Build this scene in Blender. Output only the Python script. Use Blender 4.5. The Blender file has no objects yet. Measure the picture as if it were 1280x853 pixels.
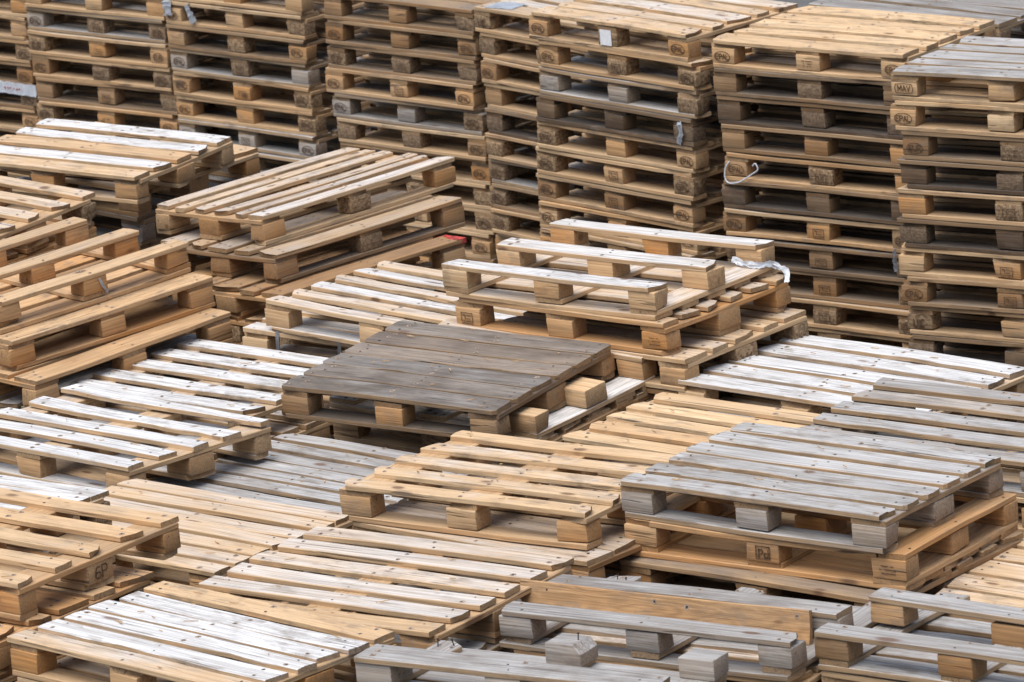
import bpy, bmesh, math, random
from mathutils import Vector, Matrix
random.seed(11)
scene = bpy.context.scene
COL = scene.collection
CAM_Z = 8.5            # camera height above the yard, metres
LAYER = 0.1462         # one pallet of a stack

# ------------------------------------------------------------------ materials
def new_mat(name):
    m = bpy.data.materials.new(name); m.use_nodes = True
    nt = m.node_tree; nt.nodes.clear()
    out = nt.nodes.new('ShaderNodeOutputMaterial'); b = nt.nodes.new('ShaderNodeBsdfPrincipled')
    nt.links.new(b.outputs[0], out.inputs[0])
    return m, nt, b

class NG:
    """small helper for node graphs"""
    def __init__(s, nt): s.nt = nt
    def put(s, sock, v):
        if hasattr(v, 'is_output'): s.nt.links.new(v, sock)
        elif v is not None:
            try: sock.default_value = v
            except Exception: sock.default_value = (*v, 1.0)
    def math(s, op, a, b=None, c=None, clamp=False):
        n = s.nt.nodes.new('ShaderNodeMath'); n.operation = op; n.use_clamp = clamp
        s.put(n.inputs[0], a)
        if b is not None: s.put(n.inputs[1], b)
        if c is not None: s.put(n.inputs[2], c)
        return n.outputs[0]
    def vmath(s, op, a, b=None):
        n = s.nt.nodes.new('ShaderNodeVectorMath'); n.operation = op
        s.put(n.inputs[0], a)
        if b is not None: s.put(n.inputs[1], b)
        return n.outputs[0] if op != 'LENGTH' else n.outputs[1]
    def mix(s, f, a, b, mode='MIX'):
        n = s.nt.nodes.new('ShaderNodeMix'); n.data_type = 'RGBA'; n.blend_type = mode; n.clamp_factor = True
        s.put(n.inputs[0], f)
        for k, v in ((6, a), (7, b)):
            if hasattr(v, 'is_output'): s.nt.links.new(v, n.inputs[k])
            else: n.inputs[k].default_value = (*v, 1.0)
        return n.outputs[2]
    def noise(s, vec, scale=1.0, detail=3.0, rough=0.55, dist=0.0):
        n = s.nt.nodes.new('ShaderNodeTexNoise')
        s.put(n.inputs['Vector'], vec)
        n.inputs['Scale'].default_value = scale; n.inputs['Detail'].default_value = detail
        n.inputs['Roughness'].default_value = rough; n.inputs['Distortion'].default_value = dist
        return n.outputs[0]
    def step(s, x, lo, hi, a=0.0, b=1.0):
        n = s.nt.nodes.new('ShaderNodeMapRange'); n.interpolation_type = 'SMOOTHSTEP'
        s.put(n.inputs[0], x)
        for k, v in zip((1, 2, 3, 4), (lo, hi, a, b)): n.inputs[k].default_value = v
        return n.outputs[0]

def wood_material(name='softwood', ringmix=.38, ringf=560.0, bend=.045, knots=(3.4, 8.5), knot_share=.5):
    """One softwood for every board. Each object's own colour says: R how far it has weathered to silver grey,
    G how dark it is, from dirt and from shade painted on inner parts, B how yellow or orange the fresh wood is, A pressed-chip block or solid wood."""
    m, nt, b = new_mat(name); g = NG(nt)
    tc = nt.nodes.new('ShaderNodeTexCoord'); oi = nt.nodes.new('ShaderNodeObjectInfo')
    sep = nt.nodes.new('ShaderNodeSeparateColor'); nt.links.new(oi.outputs['Color'], sep.inputs[0])
    wthr, dark, hue = sep.outputs[0], sep.outputs[1], sep.outputs[2]
    chip = oi.outputs['Alpha']
    rnd = oi.outputs['Random']
    off = nt.nodes.new('ShaderNodeCombineXYZ')
    g.put(off.inputs[0], g.math('MULTIPLY', rnd, 71.0)); g.put(off.inputs[1], g.math('MULTIPLY', rnd, 37.3)); g.put(off.inputs[2], g.math('MULTIPLY', rnd, 19.1))
    r2 = g.math('FRACT', g.math('MULTIPLY', rnd, 29.3)); r3 = g.math('FRACT', g.math('MULTIPLY', rnd, 53.9))
    scl = nt.nodes.new('ShaderNodeCombineXYZ')           # every board is cut from another tree: coarser or finer grain
    g.put(scl.inputs[0], g.math('MULTIPLY_ADD', r2, 0.9, 0.55))
    for k in (1, 2): g.put(scl.inputs[k], g.math('MULTIPLY_ADD', r3, 0.8, 0.6))
    P = g.vmath('ADD', g.vmath('MULTIPLY', tc.outputs['Object'], scl.outputs[0]), off.outputs[0])
    fib = g.noise(g.vmath('MULTIPLY', P, (3.0, 130.0, 130.0)), 1.0, 4.0, 0.62)        # fibres along the board
    streak = g.noise(g.vmath('MULTIPLY', P, (1.3, 42.0, 42.0)), 1.0, 3.0, 0.6)        # growth rings cut lengthwise
    warp = g.noise(g.vmath('MULTIPLY', P, (2.2, 9.0, 9.0)), 1.0, 2.0, 0.5)
    patch = g.noise(g.vmath('MULTIPLY', P, (3.0, 8.0, 8.0)), 1.0, 4.0, 0.6)           # weather patches
    big = g.noise(g.vmath('MULTIPLY', P, (1.1, 3.0, 3.0)), 1.0, 2.0, 0.5)
    # growth rings round a heart that lies beside the board
    sp = nt.nodes.new('ShaderNodeSeparateXYZ'); nt.links.new(tc.outputs['Object'], sp.inputs[0])
    cy = g.math('ADD', g.math('MULTIPLY_ADD', rnd, 0.16, -0.08), sp.outputs[1])
    cz = g.math('ADD', g.math('MULTIPLY_ADD', g.math('FRACT', g.math('MULTIPLY', rnd, 13.7)), 0.08, 0.02), sp.outputs[2])
    rad = g.math('SQRT', g.math('ADD', g.math('MULTIPLY', cy, cy), g.math('MULTIPLY', cz, cz)))
    rad = g.math('MULTIPLY_ADD', warp, bend, rad)
    ring = g.math('SINE', g.math('MULTIPLY', rad, ringf))
    ring = g.math('MULTIPLY_ADD', ring, 0.5, 0.5)
    # knots: few, oval, brown
    vo = nt.nodes.new('ShaderNodeTexVoronoi'); vo.feature = 'F1'
    g.put(vo.inputs['Vector'], g.vmath('MULTIPLY', P, (knots[0], knots[1], knots[1]))); vo.inputs['Scale'].default_value = 1.0
    sc = nt.nodes.new('ShaderNodeSeparateColor'); nt.links.new(vo.outputs['Color'], sc.inputs[0])
    has = g.math('GREATER_THAN', sc.outputs[0], knot_share)
    knot = g.math('MULTIPLY', g.step(vo.outputs['Distance'], 0.07, 0.17, 1.0, 0.0), has)
    halo = g.math('MULTIPLY', g.step(vo.outputs['Distance'], 0.1, 0.4, 1.0, 0.0), has)
    # fresh wood
    fresh = g.mix(hue, (0.58, 0.265, 0.075), (0.71, 0.515, 0.30))
    fresh = g.mix(g.math('MULTIPLY', ring, ringmix), fresh, (0.40, 0.215, 0.085))
    fresh = g.mix(g.step(streak, 0.42, 0.68, 0.0, 0.6), fresh, (0.46, 0.25, 0.10))
    fresh = g.mix(g.math('MULTIPLY', halo, 0.35), fresh, (0.42, 0.22, 0.09))
    fresh = g.mix(g.step(big, 0.35, 0.7, 0.0, 0.35), fresh, (0.70, 0.53, 0.33))
    # weathered wood
    grey = g.mix(g.step(fib, 0.34, 0.66), (0.50, 0.48, 0.455), (0.65, 0.635, 0.61))
    grey = g.mix(g.step(streak, 0.5, 0.75, 0.0, 0.4), grey, (0.44, 0.41, 0.385))
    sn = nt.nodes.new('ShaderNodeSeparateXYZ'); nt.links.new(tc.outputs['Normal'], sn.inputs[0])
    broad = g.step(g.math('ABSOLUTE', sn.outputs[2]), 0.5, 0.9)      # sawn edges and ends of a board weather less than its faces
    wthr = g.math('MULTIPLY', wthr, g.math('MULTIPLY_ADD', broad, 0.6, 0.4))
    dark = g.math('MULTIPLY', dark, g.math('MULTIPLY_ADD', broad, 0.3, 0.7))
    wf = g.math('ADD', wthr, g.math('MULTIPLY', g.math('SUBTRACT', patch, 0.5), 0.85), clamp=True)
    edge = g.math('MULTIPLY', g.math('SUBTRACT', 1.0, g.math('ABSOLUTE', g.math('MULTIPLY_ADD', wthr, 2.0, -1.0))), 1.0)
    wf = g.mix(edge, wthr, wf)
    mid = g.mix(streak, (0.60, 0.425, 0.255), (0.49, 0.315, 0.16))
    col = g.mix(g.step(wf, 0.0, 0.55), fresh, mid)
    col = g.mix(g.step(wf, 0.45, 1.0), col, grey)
    # dirt and age, plus the inner shade painted through the dark value
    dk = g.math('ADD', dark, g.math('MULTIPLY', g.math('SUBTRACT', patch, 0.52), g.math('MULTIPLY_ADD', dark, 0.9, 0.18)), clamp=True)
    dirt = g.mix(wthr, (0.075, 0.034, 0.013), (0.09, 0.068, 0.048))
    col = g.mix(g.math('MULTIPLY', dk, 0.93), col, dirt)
    col = g.mix(g.step(dark, 0.80, 1.30, 0.0, 0.62), col, (0.035, 0.028, 0.024))       # tarred, sooty boards
    # drying cracks, grey smears, knots
    crack = g.noise(g.vmath('MULTIPLY', P, (2.4, 75.0, 40.0)), 1.0, 2.0, 0.5)
    ck = g.math('MULTIPLY', g.step(crack, 0.63, 0.68), g.step(big, 0.40, 0.54))
    col = g.mix(g.math('MULTIPLY', ck, g.math('MULTIPLY_ADD', r3, 0.6, 0.3)), col, (0.05, 0.035, 0.025))
    smear = g.noise(g.vmath('MULTIPLY', P, (5.0, 16.0, 16.0)), 1.0, 5.0, 0.65)
    col = g.mix(g.math('MULTIPLY', g.step(smear, 0.50, 0.74), g.math('MULTIPLY_ADD', r2, 0.6, 0.1)), col, (0.15, 0.115, 0.085))
    col = g.mix(g.math('MULTIPLY', knot, 0.8), col, (0.12, 0.055, 0.025))
    # end grain is browner and drinks more dirt
    endg = g.step(g.math('ABSOLUTE', sn.outputs[0]), 0.6, 0.95)
    col = g.mix(g.math('MULTIPLY', endg, 0.45), col, (0.27, 0.16, 0.075))
    # damp tide marks and lichen blotches, a hand wide
    blot = g.noise(g.vmath('MULTIPLY', P, (7.0, 13.0, 13.0)), 1.0, 3.0, 0.5, 0.6)
    col = g.mix(g.math('MULTIPLY', g.step(blot, 0.55, 0.64), g.math('MULTIPLY', r3, 0.4)), col, (0.22, 0.17, 0.125))
    # pressed-chip blocks
    v2 = nt.nodes.new('ShaderNodeTexVoronoi'); g.put(v2.inputs['Vector'], P); v2.inputs['Scale'].default_value = 95.0
    s2 = nt.nodes.new('ShaderNodeSeparateColor'); nt.links.new(v2.outputs['Color'], s2.inputs[0])
    chipc = g.mix(s2.outputs[0], (0.15, 0.085, 0.04), (0.40, 0.27, 0.15))
    chipc = g.mix(g.math('MULTIPLY', dk, 0.6), chipc, (0.09, 0.065, 0.05))
    col = g.mix(g.math('GREATER_THAN', chip, 0.5), col, chipc)
    # fibre contrast on everything
    col = g.mix(g.step(fib, 0.3, 0.66, 0.42, 0.0), col, (0.32, 0.25, 0.19), 'MULTIPLY')
    nt.links.new(col, b.inputs['Base Color'])
    b.inputs['Roughness'].default_value = 0.72
    b.inputs['Specular IOR Level'].default_value = 0.35
    bp = nt.nodes.new('ShaderNodeBump'); bp.inputs['Strength'].default_value = 0.55; bp.inputs['Distance'].default_value = 0.003
    hgt = g.math('ADD', fib, g.math('MULTIPLY', ck, -1.2))
    nt.links.new(hgt, bp.inputs['Height']); nt.links.new(bp.outputs[0], b.inputs['Normal'])
    return m

def flat_material(name, col, rough=0.6, metal=0.0, var=0.25, scale=30.0, trans=0.0):
    m, nt, b = new_mat(name); g = NG(nt)
    tc = nt.nodes.new('ShaderNodeTexCoord')
    n = g.noise(tc.outputs['Object'], scale, 4.0, 0.6)
    c = g.mix(g.step(n, 0.3, 0.7), tuple(x * (1 - var) for x in col), tuple(min(1, x * (1 + var)) for x in col))
    nt.links.new(c, b.inputs['Base Color'])
    b.inputs['Roughness'].default_value = rough; b.inputs['Metallic'].default_value = metal
    if trans: b.inputs['Transmission Weight'].default_value = trans
    return m

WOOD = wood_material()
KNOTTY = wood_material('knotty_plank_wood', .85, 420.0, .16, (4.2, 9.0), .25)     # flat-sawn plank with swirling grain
NAIL = flat_material('nail_rust', (0.05, 0.035, 0.03), 0.5, 0.4)
STAIN = flat_material('rust_stain', (0.26, 0.19, 0.135), 0.8, 0, 0.45, 160)
INK = flat_material('stamp_ink', (0.10, 0.052, 0.024), 0.8, 0, 0.9, 60)
RED = flat_material('red_paint', (0.30, 0.03, 0.022), 0.7, 0, 0.75, 55)
FILM = flat_material('plastic_film', (0.78, 0.80, 0.83), 0.3, 0, 0.12, 25, 0.45)
PAPER = flat_material('paper', (0.72, 0.70, 0.68), 0.8, 0, 0.08, 40)
STEEL = flat_material('steel_strap', (0.33, 0.34, 0.36), 0.38, 0.8, 0.2, 60)
CONCRETE = flat_material('yard_concrete', (0.09, 0.085, 0.08), 0.9, 0, 0.35, 1.3)

OLDFILM = flat_material('worn_film', (0.50, 0.52, 0.55), 0.35, 0, 0.2, 25, 0.5)

# ------------------------------------------------------------------ meshes
MESH = {}
def finish(bm, name, mats):
    me = bpy.data.meshes.new(name); bm.to_mesh(me); bm.free()
    for mt in mats: me.materials.append(mt)
    for p_ in me.polygons: p_.use_smooth = True
    me.set_sharp_from_angle(angle=math.radians(32))
    return me

def disc(bm, x, y, z, r, mi, n=7):
    vs = [bm.verts.new((x + r * math.cos(2 * math.pi * k / n), y + r * math.sin(2 * math.pi * k / n), z)) for k in range(n)]
    f = bm.faces.new(vs); f.material_index = mi

def sweep(bm, L, w, t, rng, nx, cham=0.0, taper=0.0, rough=1.0, wane=0.0):
    """a sawn board along x, centred, with eased arrises and the small crookedness of real timber"""
    b_ = min(0.0028, t * 0.2)
    ph = [rng.uniform(0, 6.28) for _ in range(8)]
    bow, cup = rng.uniform(-.006, .006) * rough, rng.uniform(-.002, .002) * rough
    twist = rng.uniform(-.03, .03) * rough
    xs = [-L / 2 + L * i / nx for i in range(nx + 1)]
    if cham: xs = [-L / 2, -L / 2 + cham] + xs[1:-1] + [L / 2 - cham, L / 2]
    xs[0] += rng.uniform(0, .004); xs[-1] -= rng.uniform(0, .004)
    skew = [rng.uniform(-.004, .004), rng.uniform(-.004, .004)]
    rings = []; chip = [rng.choice((0, 0, 1, 2)), rng.choice((0, 0, 1, 2))]; cd = [rng.uniform(.008, .034), rng.uniform(.008, .034)]
    for i, x in enumerate(xs):
        s = x / L
        hw1 = w / 2 + (.0018 * math.sin(5 * s + ph[0]) + .0008 * math.sin(17 * s + ph[1])) * rough
        hw2 = w / 2 + (.0018 * math.sin(6 * s + ph[2]) + .0008 * math.sin(15 * s + ph[3])) * rough
        if wane:                       # a wavy natural or broken edge
            hw1 -= wane * max(0, math.sin(4.2 * s + ph[4])) * (0.6 + 0.4 * math.sin(23 * s + ph[5]))
        if taper: hw1 -= taper * max(0, s + .25) * 1.3
        if cham and i in (0, len(xs) - 1): hw1 -= cham; hw2 -= cham
        zc = bow * (1 - 4 * s * s) + .0006 * math.sin(11 * s + ph[6]) * rough
        tw = twist * s
        pts = [(-hw1 + b_, -t / 2), (hw2 - b_, -t / 2), (hw2, -t / 2 + b_), (hw2, t / 2 - b_), (hw2 - b_, t / 2), (0, t / 2 + cup), (-hw1 + b_, t / 2), (-hw1, t / 2 - b_), (-hw1, -t / 2 + b_)]
        ring = []
        for (y, z) in pts:
            xx = x
            if i == 0: xx += skew[0] * y / w * 2
            if i == len(xs) - 1: xx += skew[1] * y / w * 2
            for e_, i_ in ((0, 0), (1, len(xs) - 1)):       # chipped corners, torn fibres
                if i == i_:
                    sg = 1 if e_ == 0 else -1
                    xx += sg * rng.uniform(0, .004)
                    if chip[e_] and (y > w * .3 if chip[e_] == 1 else y < -w * .3): xx += sg * cd[e_]
            ring.append(bm.verts.new((xx, y - tw * z, z + zc + tw * y)))
        rings.append(ring)
    n = len(rings[0])
    for a, c in zip(rings, rings[1:]):
        for k in range(n): bm.faces.new((a[k], a[(k + 1) % n], c[(k + 1) % n], c[k]))
    bm.faces.new(list(reversed(rings[0]))); bm.faces.new(rings[-1])
    def top(x, y): 
        s = x / L; return t / 2 + bow * (1 - 4 * s * s) + twist * s * y + max(cup, 0) + .0009
    return top

def board_mesh(L, w, t=.022, var=0, cham=0, taper=0, wane=0, nails=(), key=''):
    k = ('b', round(L, 3), round(w, 3), t, var, cham, taper, wane, key)
    if k in MESH: return MESH[k]
    rng = random.Random(str(k)); bm = bmesh.new()
    top = sweep(bm, L, w, t, rng, 14 if L > .5 else 6, cham, taper, 1.0, wane)
    for nx_ in nails:
        ys = (-.27 * w, .27 * w) if w < .12 else (-.32 * w, 0.02 * w, .32 * w)
        for y in ys:
            x_, y_ = nx_ + rng.uniform(-.03, .03), y + rng.uniform(-.006, .006)
            if abs(x_) > L / 2 - .012: continue
            if rng.random() < .6:                          # rust that has bled into the wood
                disc(bm, x_ + rng.uniform(-.003, .003), y_, top(x_, y_) - .0005, rng.uniform(.008, .013), 2, 9)
            disc(bm, x_, y_, top(x_, y_), rng.uniform(.0036, .0064), 1)
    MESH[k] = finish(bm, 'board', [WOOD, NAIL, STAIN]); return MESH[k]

def block_mesh(l, w, h, var=0, cham=0.0):
    k = ('k', round(l, 3), round(w, 3), round(h, 3), var, cham)
    if k in MESH: return MESH[k]
    rng = random.Random(str(k)); bm = bmesh.new()
    bmesh.ops.create_cube(bm, size=1)
    for v in bm.verts:
        v.co.x *= l + rng.uniform(-.004, .004); v.co.y *= w + rng.uniform(-.003, .003); v.co.z *= h
        v.co.x += rng.uniform(-.003, .003)
    if var % 3 == 0:                                      # knocked corners
        for v in rng.sample(list(bm.verts), 2): v.co -= Vector((math.copysign(rng.uniform(.004, .014), v.co.x), math.copysign(rng.uniform(.002, .009), v.co.y), math.copysign(rng.uniform(0, .006), v.co.z)))
    es = list(bm.edges)
    bmesh.ops.bevel(bm, geom=es, offset=rng.uniform(.003, .007), segments=2, profile=.5, affect='EDGES')
    if cham:                                              # the sawn-off upper corner of an end block
        geo = bm.verts[:] + bm.edges[:] + bm.faces[:]
        r = bmesh.ops.bisect_plane(bm, geom=geo, plane_co=(-l / 2 + cham, 0, h / 2), plane_no=(-1, 0, 1), clear_outer=True)
        ed = [e for e in r['geom_cut'] if isinstance(e, bmesh.types.BMEdge)]
        bmesh.ops.contextual_create(bm, geom=ed)
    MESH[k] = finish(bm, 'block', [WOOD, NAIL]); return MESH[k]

# lettering as pen strokes: (x, y) in units of the letter height
GLYPH = {
 'E': [[(.6, 0), (0, 0), (0, 1), (.6, 1)], [(0, .52), (.5, .52)]],
 'P': [[(0, 0), (0, 1), (.45, 1), (.6, .85), (.6, .62), (.45, .48), (0, .48)]],
 'A': [[(0, 0), (.32, 1), (.64, 0)], [(.12, .36), (.52, .36)]],
 'L': [[(0, 1), (0, 0), (.55, 0)]],
 'U': [[(0, 1), (0, .2), (.15, 0), (.45, 0), (.6, .2), (.6, 1)]],
 'I': [[(.1, 0), (.1, 1)]],
 'C': [[(.6, .85), (.45, 1), (.15, 1), (0, .8), (0, .2), (.15, 0), (.45, 0), (.6, .15)]],
 'M': [[(0, 0), (0, 1), (.35, .35), (.7, 1), (.7, 0)]],
 'V': [[(0, 1), (.32, 0), (.64, 1)]],
 'R': [[(0, 0), (0, 1), (.45, 1), (.6, .85), (.6, .65), (.45, .5), (0, .5)], [(.3, .5), (.62, 0)]],
 '6': [[(.55, .9), (.4, 1), (.15, .9), (0, .6), (0, .2), (.15, 0), (.45, 0), (.6, .15), (.6, .35), (.45, .5), (.15, .5), (0, .35)]],
 'd': [[(.55, 1), (.55, 0), (.1, 0), (0, .15), (0, .4), (.1, .55), (.55, .55)]],
}
ADV = {'I': .32, 'M': .95}
def stroke(bm, pts, wd, th=.0006):
    for (x0, y0), (x1, y1) in zip(pts, pts[1:]):
        d = Vector((x1 - x0, y1 - y0)); ln = d.length
        if ln < 1e-6: continue
        d /= ln; n = Vector((-d.y, d.x)) * wd / 2; e = d * wd * .35
        q = [(x0 - e.x + n.x, y0 - e.y + n.y), (x0 - e.x - n.x, y0 - e.y - n.y), (x1 + e.x - n.x, y1 + e.y - n.y), (x1 + e.x + n.x, y1 + e.y + n.y)]
        lo = [bm.verts.new((x, 0, y)) for x, y in q]; hi = [bm.verts.new((x, -th, y)) for x, y in q]
        bm.faces.new(hi)
        for k in range(4): bm.faces.new((lo[k], lo[(k + 1) % 4], hi[(k + 1) % 4], hi[k]))
def stamp_mesh(kind, var=0):
    """ink mark in the xz plane facing -y"""
    k = ('s', kind, var)
    if k in MESH: return MESH[k]
    rng = random.Random(str(k)); bm = bmesh.new()
    def text(s, h, cx=0, cz=0, wd=.0048):
        tot = sum(ADV.get(c, .82) for c in s) * h - .2 * h; x = cx - tot / 2
        for c in s:
            for pl in GLYPH[c]:
                stroke(bm, [(x + a * h + rng.uniform(-.0008, .0008), cz - h / 2 + b_ * h) for a, b_ in pl], wd)
            x += ADV.get(c, .82) * h
    def oval(a, b_, wd=.0036, gap=0):
        pts = [(a * math.cos(t), b_ * math.sin(t)) for t in [gap + 2 * math.pi * i / 26 * (1 - gap * .2) for i in range(27)]]
        stroke(bm, pts, wd)
    def box(a, b_, wd=.0034): stroke(bm, [(-a, -b_), (a, -b_), (a, b_), (-a, b_), (-a, -b_)], wd)
    if kind == 'EPAL': text('EPAL', .030); oval(.056, .031, gap=rng.choice([0, 0, .5]))
    elif kind == 'MAV': text('MAV', .032); stroke(bm, [(-.052, .022), (-.058, 0), (-.05, -.024), (0, -.029), (.05, -.024), (.058, 0), (.05, .024), (0, .029), (-.052, .022)], .0037)
    elif kind == 'UIC': text('UIC', .04, wd=.0075)
    elif kind == 'EUR': text('EUR', .032); oval(.05, .03)
    elif kind == '6P': text('6P', .045, wd=.006)
    elif kind == 'Pd': text('Pd', .034, .004, -.004, .006); box(.034, .027, .005)
    elif kind == 'plate':                                   # treatment mark: a frame and short illegible rows
        box(.038, .022)
        stroke(bm, [(-.028, .01), (-.012, .01), (-.012, -.012)], .004); stroke(bm, [(-.002, .009), (.028, .009)], .0037); stroke(bm, [(-.002, -.008), (.022, -.008)], .0037)
        for x in range(-4, 5):
            if rng.random() < .75: stroke(bm, [(x * .009, -.032), (x * .009 + .005, -.032)], .004)
    elif kind == 'rows':
        for z in (.016, 0, -.016):
            for x in range(-4, 5):
                if rng.random() < .7: stroke(bm, [(x * .009, z), (x * .009 + .0055, z + rng.uniform(-.001, .001))], .004)
    MESH[k] = finish(bm, 'stamp', [INK]); return MESH[k]

# ------------------------------------------------------------------ objects
def link(name, me, parent=None, loc=(0, 0, 0), rot=(0, 0, 0), color=None):
    o = bpy.data.objects.new(name, me); COL.objects.link(o)
    o.location = loc; o.rotation_euler = rot
    if parent is not None: o.parent = parent
    if color is not None: o.color = color
    return o
def tag(o, label, cat, group=None, kind=None):
    if label: o['label'] = label
    if cat: o['category'] = cat
    if group: o['group'] = group
    if kind: o['kind'] = kind
    return o

# wood conditions: (weathered, dark, hue); skid dark mixes dirt with painted inner shade
STY = {
 'fresh':  dict(deck=(.15, .0, .85), block=(.1, .05, .6), skid=(.3, .1, .65)),
 'tan':    dict(deck=(.6, .1, .6), block=(.15, .18, .35), skid=(.42, .18, .55)),
 'pale':   dict(deck=(.75, .03, .8), block=(.3, .08, .7), skid=(.65, .12, .75)),
 'orange': dict(deck=(.12, .12, .25), block=(.03, .16, .08), skid=(.15, .17, .15)),
 'white':  dict(deck=(1.2, .05, .8), block=(.5, .18, .45), skid=(.9, .12, .6)),
 'grey':   dict(deck=(1.1, .46, .5), block=(1.9, .62, .5), skid=(1.2, .6, .5)),
 'blue':   dict(deck=(1.4, .72, .5), block=(2.2, .74, .5), skid=(1.6, .68, .5)),
 'brown':  dict(deck=(.5, .6, .3), block=(.25, .78, .2), skid=(.6, .8, .25)),
 'dark':   dict(deck=(.75, .97, .4), block=(.9, 1.38, .3), skid=(.9, 1.36, .3)),
 'umber':  dict(deck=(.86, .92, .4), block=(.4, 1.05, .2), skid=(.8, 1.08, .3)),
}
rs = random.Random(5)
def tint(c, j=.08, chip=0.0):
    return (min(2, max(0, c[0] + rs.uniform(-j, j))), min(1.4, max(0, c[1] + rs.uniform(-j, j) * .8)), min(1, max(0, c[2] + rs.uniform(-3.5 * j, 3 * j))), chip)

def even(n, w, W): return [dict(y=-W / 2 + w / 2 + (W - w) * i / (n - 1), w=w) for i in range(n)]
def eur_deck(W): 
    s = W / .8
    return [dict(y=y * s, w=w * s) for y, w in ((-.3275, .145), (-.165, .1), (0, .145), (.165, .1), (.3275, .145))]

def pallet(label, M, L, W, style='tan', deck=None, inv=False, frame=False, H=.144, block=None, skid=None, dcol=None,
           rows=(1, 1, 1), skids=(1, 1, 1), cham=0.0, stamps=None, endstamps={}, bottoms=(1, 1, 1), cols=(1, 1, 1), skidw=(.1, .145, .1), noblock=(), lift=None, chamf=None, name='wooden_pallet', strw=.145, chipb=.25, jit=.12):
    """M: matrix of the base centre, x along the deck boards, y away, z up."""
    st = STY[style]; dc = dcol or st['deck']; bc = STY[block]['block'] if block else st['block']; kc = STY[skid]['skid'] if skid else st['skid']
    root = bpy.data.objects.new(name, None); COL.objects.link(root); root.empty_display_size = .1
    root.matrix_world = M
    tag(root, label, 'pallet', 'wooden pallets stacked in the yard')
    t = .022
    def Z(z): return H - z if inv else z
    up = (0, 0, 0); dn = (math.pi, 0, 0)
    fo, fi = (dn, up) if inv else (up, dn)       # outer faces: deck looks up, bottom boards look down
    xs = (-L / 2 + .0725, 0, L / 2 - .0725)
    ys = (-W / 2 + .05, 0, W / 2 - .05)
    hb = H - 3 * t
    # deck
    for bd in (deck if deck is not None else eur_deck(W)):
        me = board_mesh(bd.get('L', L), bd['w'], t, rs.randrange(7), bd.get('cham', cham), bd.get('taper', 0), bd.get('wane', .02 if rs.random() < .2 else 0), (xs[0], 0, xs[2]))
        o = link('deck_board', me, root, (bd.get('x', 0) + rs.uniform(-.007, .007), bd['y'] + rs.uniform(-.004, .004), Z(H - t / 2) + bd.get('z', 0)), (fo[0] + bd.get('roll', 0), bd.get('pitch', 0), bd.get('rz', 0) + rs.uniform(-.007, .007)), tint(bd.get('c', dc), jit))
        if bd.get('label'): o['label'] = bd['label']
    # stringer boards under the deck
    for i, x in enumerate(xs):
        me = board_mesh(W - .006, strw, t, rs.randrange(4), 0, 0, 0, (-W / 2 + .05, 0, W / 2 - .05) if inv else ())
        link('stringer_board', me, root, (x, 0, Z(H - 1.5 * t)), (math.pi if not inv else 0, 0, math.pi / 2), tint((kc[0] * .7, kc[1] + .08, kc[2]) if not inv else dc, .09))  # upright stringers tinted darker: shade under the deck put into the colour
    # blocks
    bl = [.145, .145, .145]
    for j, y in enumerate(ys):
        if not rows[j]: continue
        for i, x in enumerate(xs):
            if not cols[i] or (i, j) in noblock: continue
            w = skidw[j]
            yy = y if j != 0 and j != 2 else (y + (w - .1) / 2 * (1 if j == 0 else -1))
            chip = 1.0 if rs.random() < chipb else 0.0
            bcol = (.02, .18, .0) if rs.random() < .1 and bc[0] < .6 else bc
            me = block_mesh(.145, w - .004, hb, rs.randrange(6), .032 if (i, j) == chamf else 0)
            dz = (lift[1] if lift and lift[0] == j and i == 0 else 0)
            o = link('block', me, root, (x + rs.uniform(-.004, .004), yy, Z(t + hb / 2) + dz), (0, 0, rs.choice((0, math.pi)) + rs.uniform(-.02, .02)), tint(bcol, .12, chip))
            if stamps and j == 0 and stamps[i]:
                s = link('stamp', stamp_mesh(stamps[i], rs.randrange(6)), o, (0, 0, 0), (0, 0, 0)); s.scale = (.86, 1, .86)
                flip = o.rotation_euler.z > 1.5
                s.rotation_euler = (0, 0, math.pi if flip else 0)
                s.location = (rs.uniform(-.006, .006), (w / 2 - .004 + .0052) * (1 if flip else -1), rs.uniform(-.004, .004))
            if (i, j) in endstamps:
                fl = o.rotation_euler.z > 1.5
                s = link('stamp', stamp_mesh(endstamps[(i, j)]), o, ((-.0765 if fl else .0765), 0, 0), (0, 0, -math.pi / 2 if fl else math.pi / 2))
    # boards that run on the ground side
    if frame:
        fw = .115
        for x in (-L / 2 + fw / 2, L / 2 - fw / 2):
            link('base_board', board_mesh(W, fw, t, rs.randrange(4), 0, 0, 0, (-W / 2 + .05, 0, W / 2 - .05)), root, (x, 0, Z(t / 2)), (fi[0], 0, math.pi / 2), tint(kc, .06))
        for y, w in zip(ys, (.1, .1, .1)):
            link('base_board', board_mesh(L - 2 * fw - .004, w, t, rs.randrange(4), 0, 0, 0, (0,)), root, (0, y, Z(t / 2)), fi, tint(kc, .06))
    else:
        for j, (y, w) in enumerate(zip(ys, skidw)):
            if not skids[j] or not bottoms[j]: continue
            yy = y if j == 1 else (y + (w - .1) / 2 * (1 if j == 0 else -1))
            dz, pit = 0, 0
            if lift and lift[0] == j: dz, pit = lift[1] / 2, lift[1] / (L - .15)
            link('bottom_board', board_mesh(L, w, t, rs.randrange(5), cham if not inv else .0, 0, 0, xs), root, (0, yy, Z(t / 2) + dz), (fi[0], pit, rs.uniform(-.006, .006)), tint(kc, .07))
    return root

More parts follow.
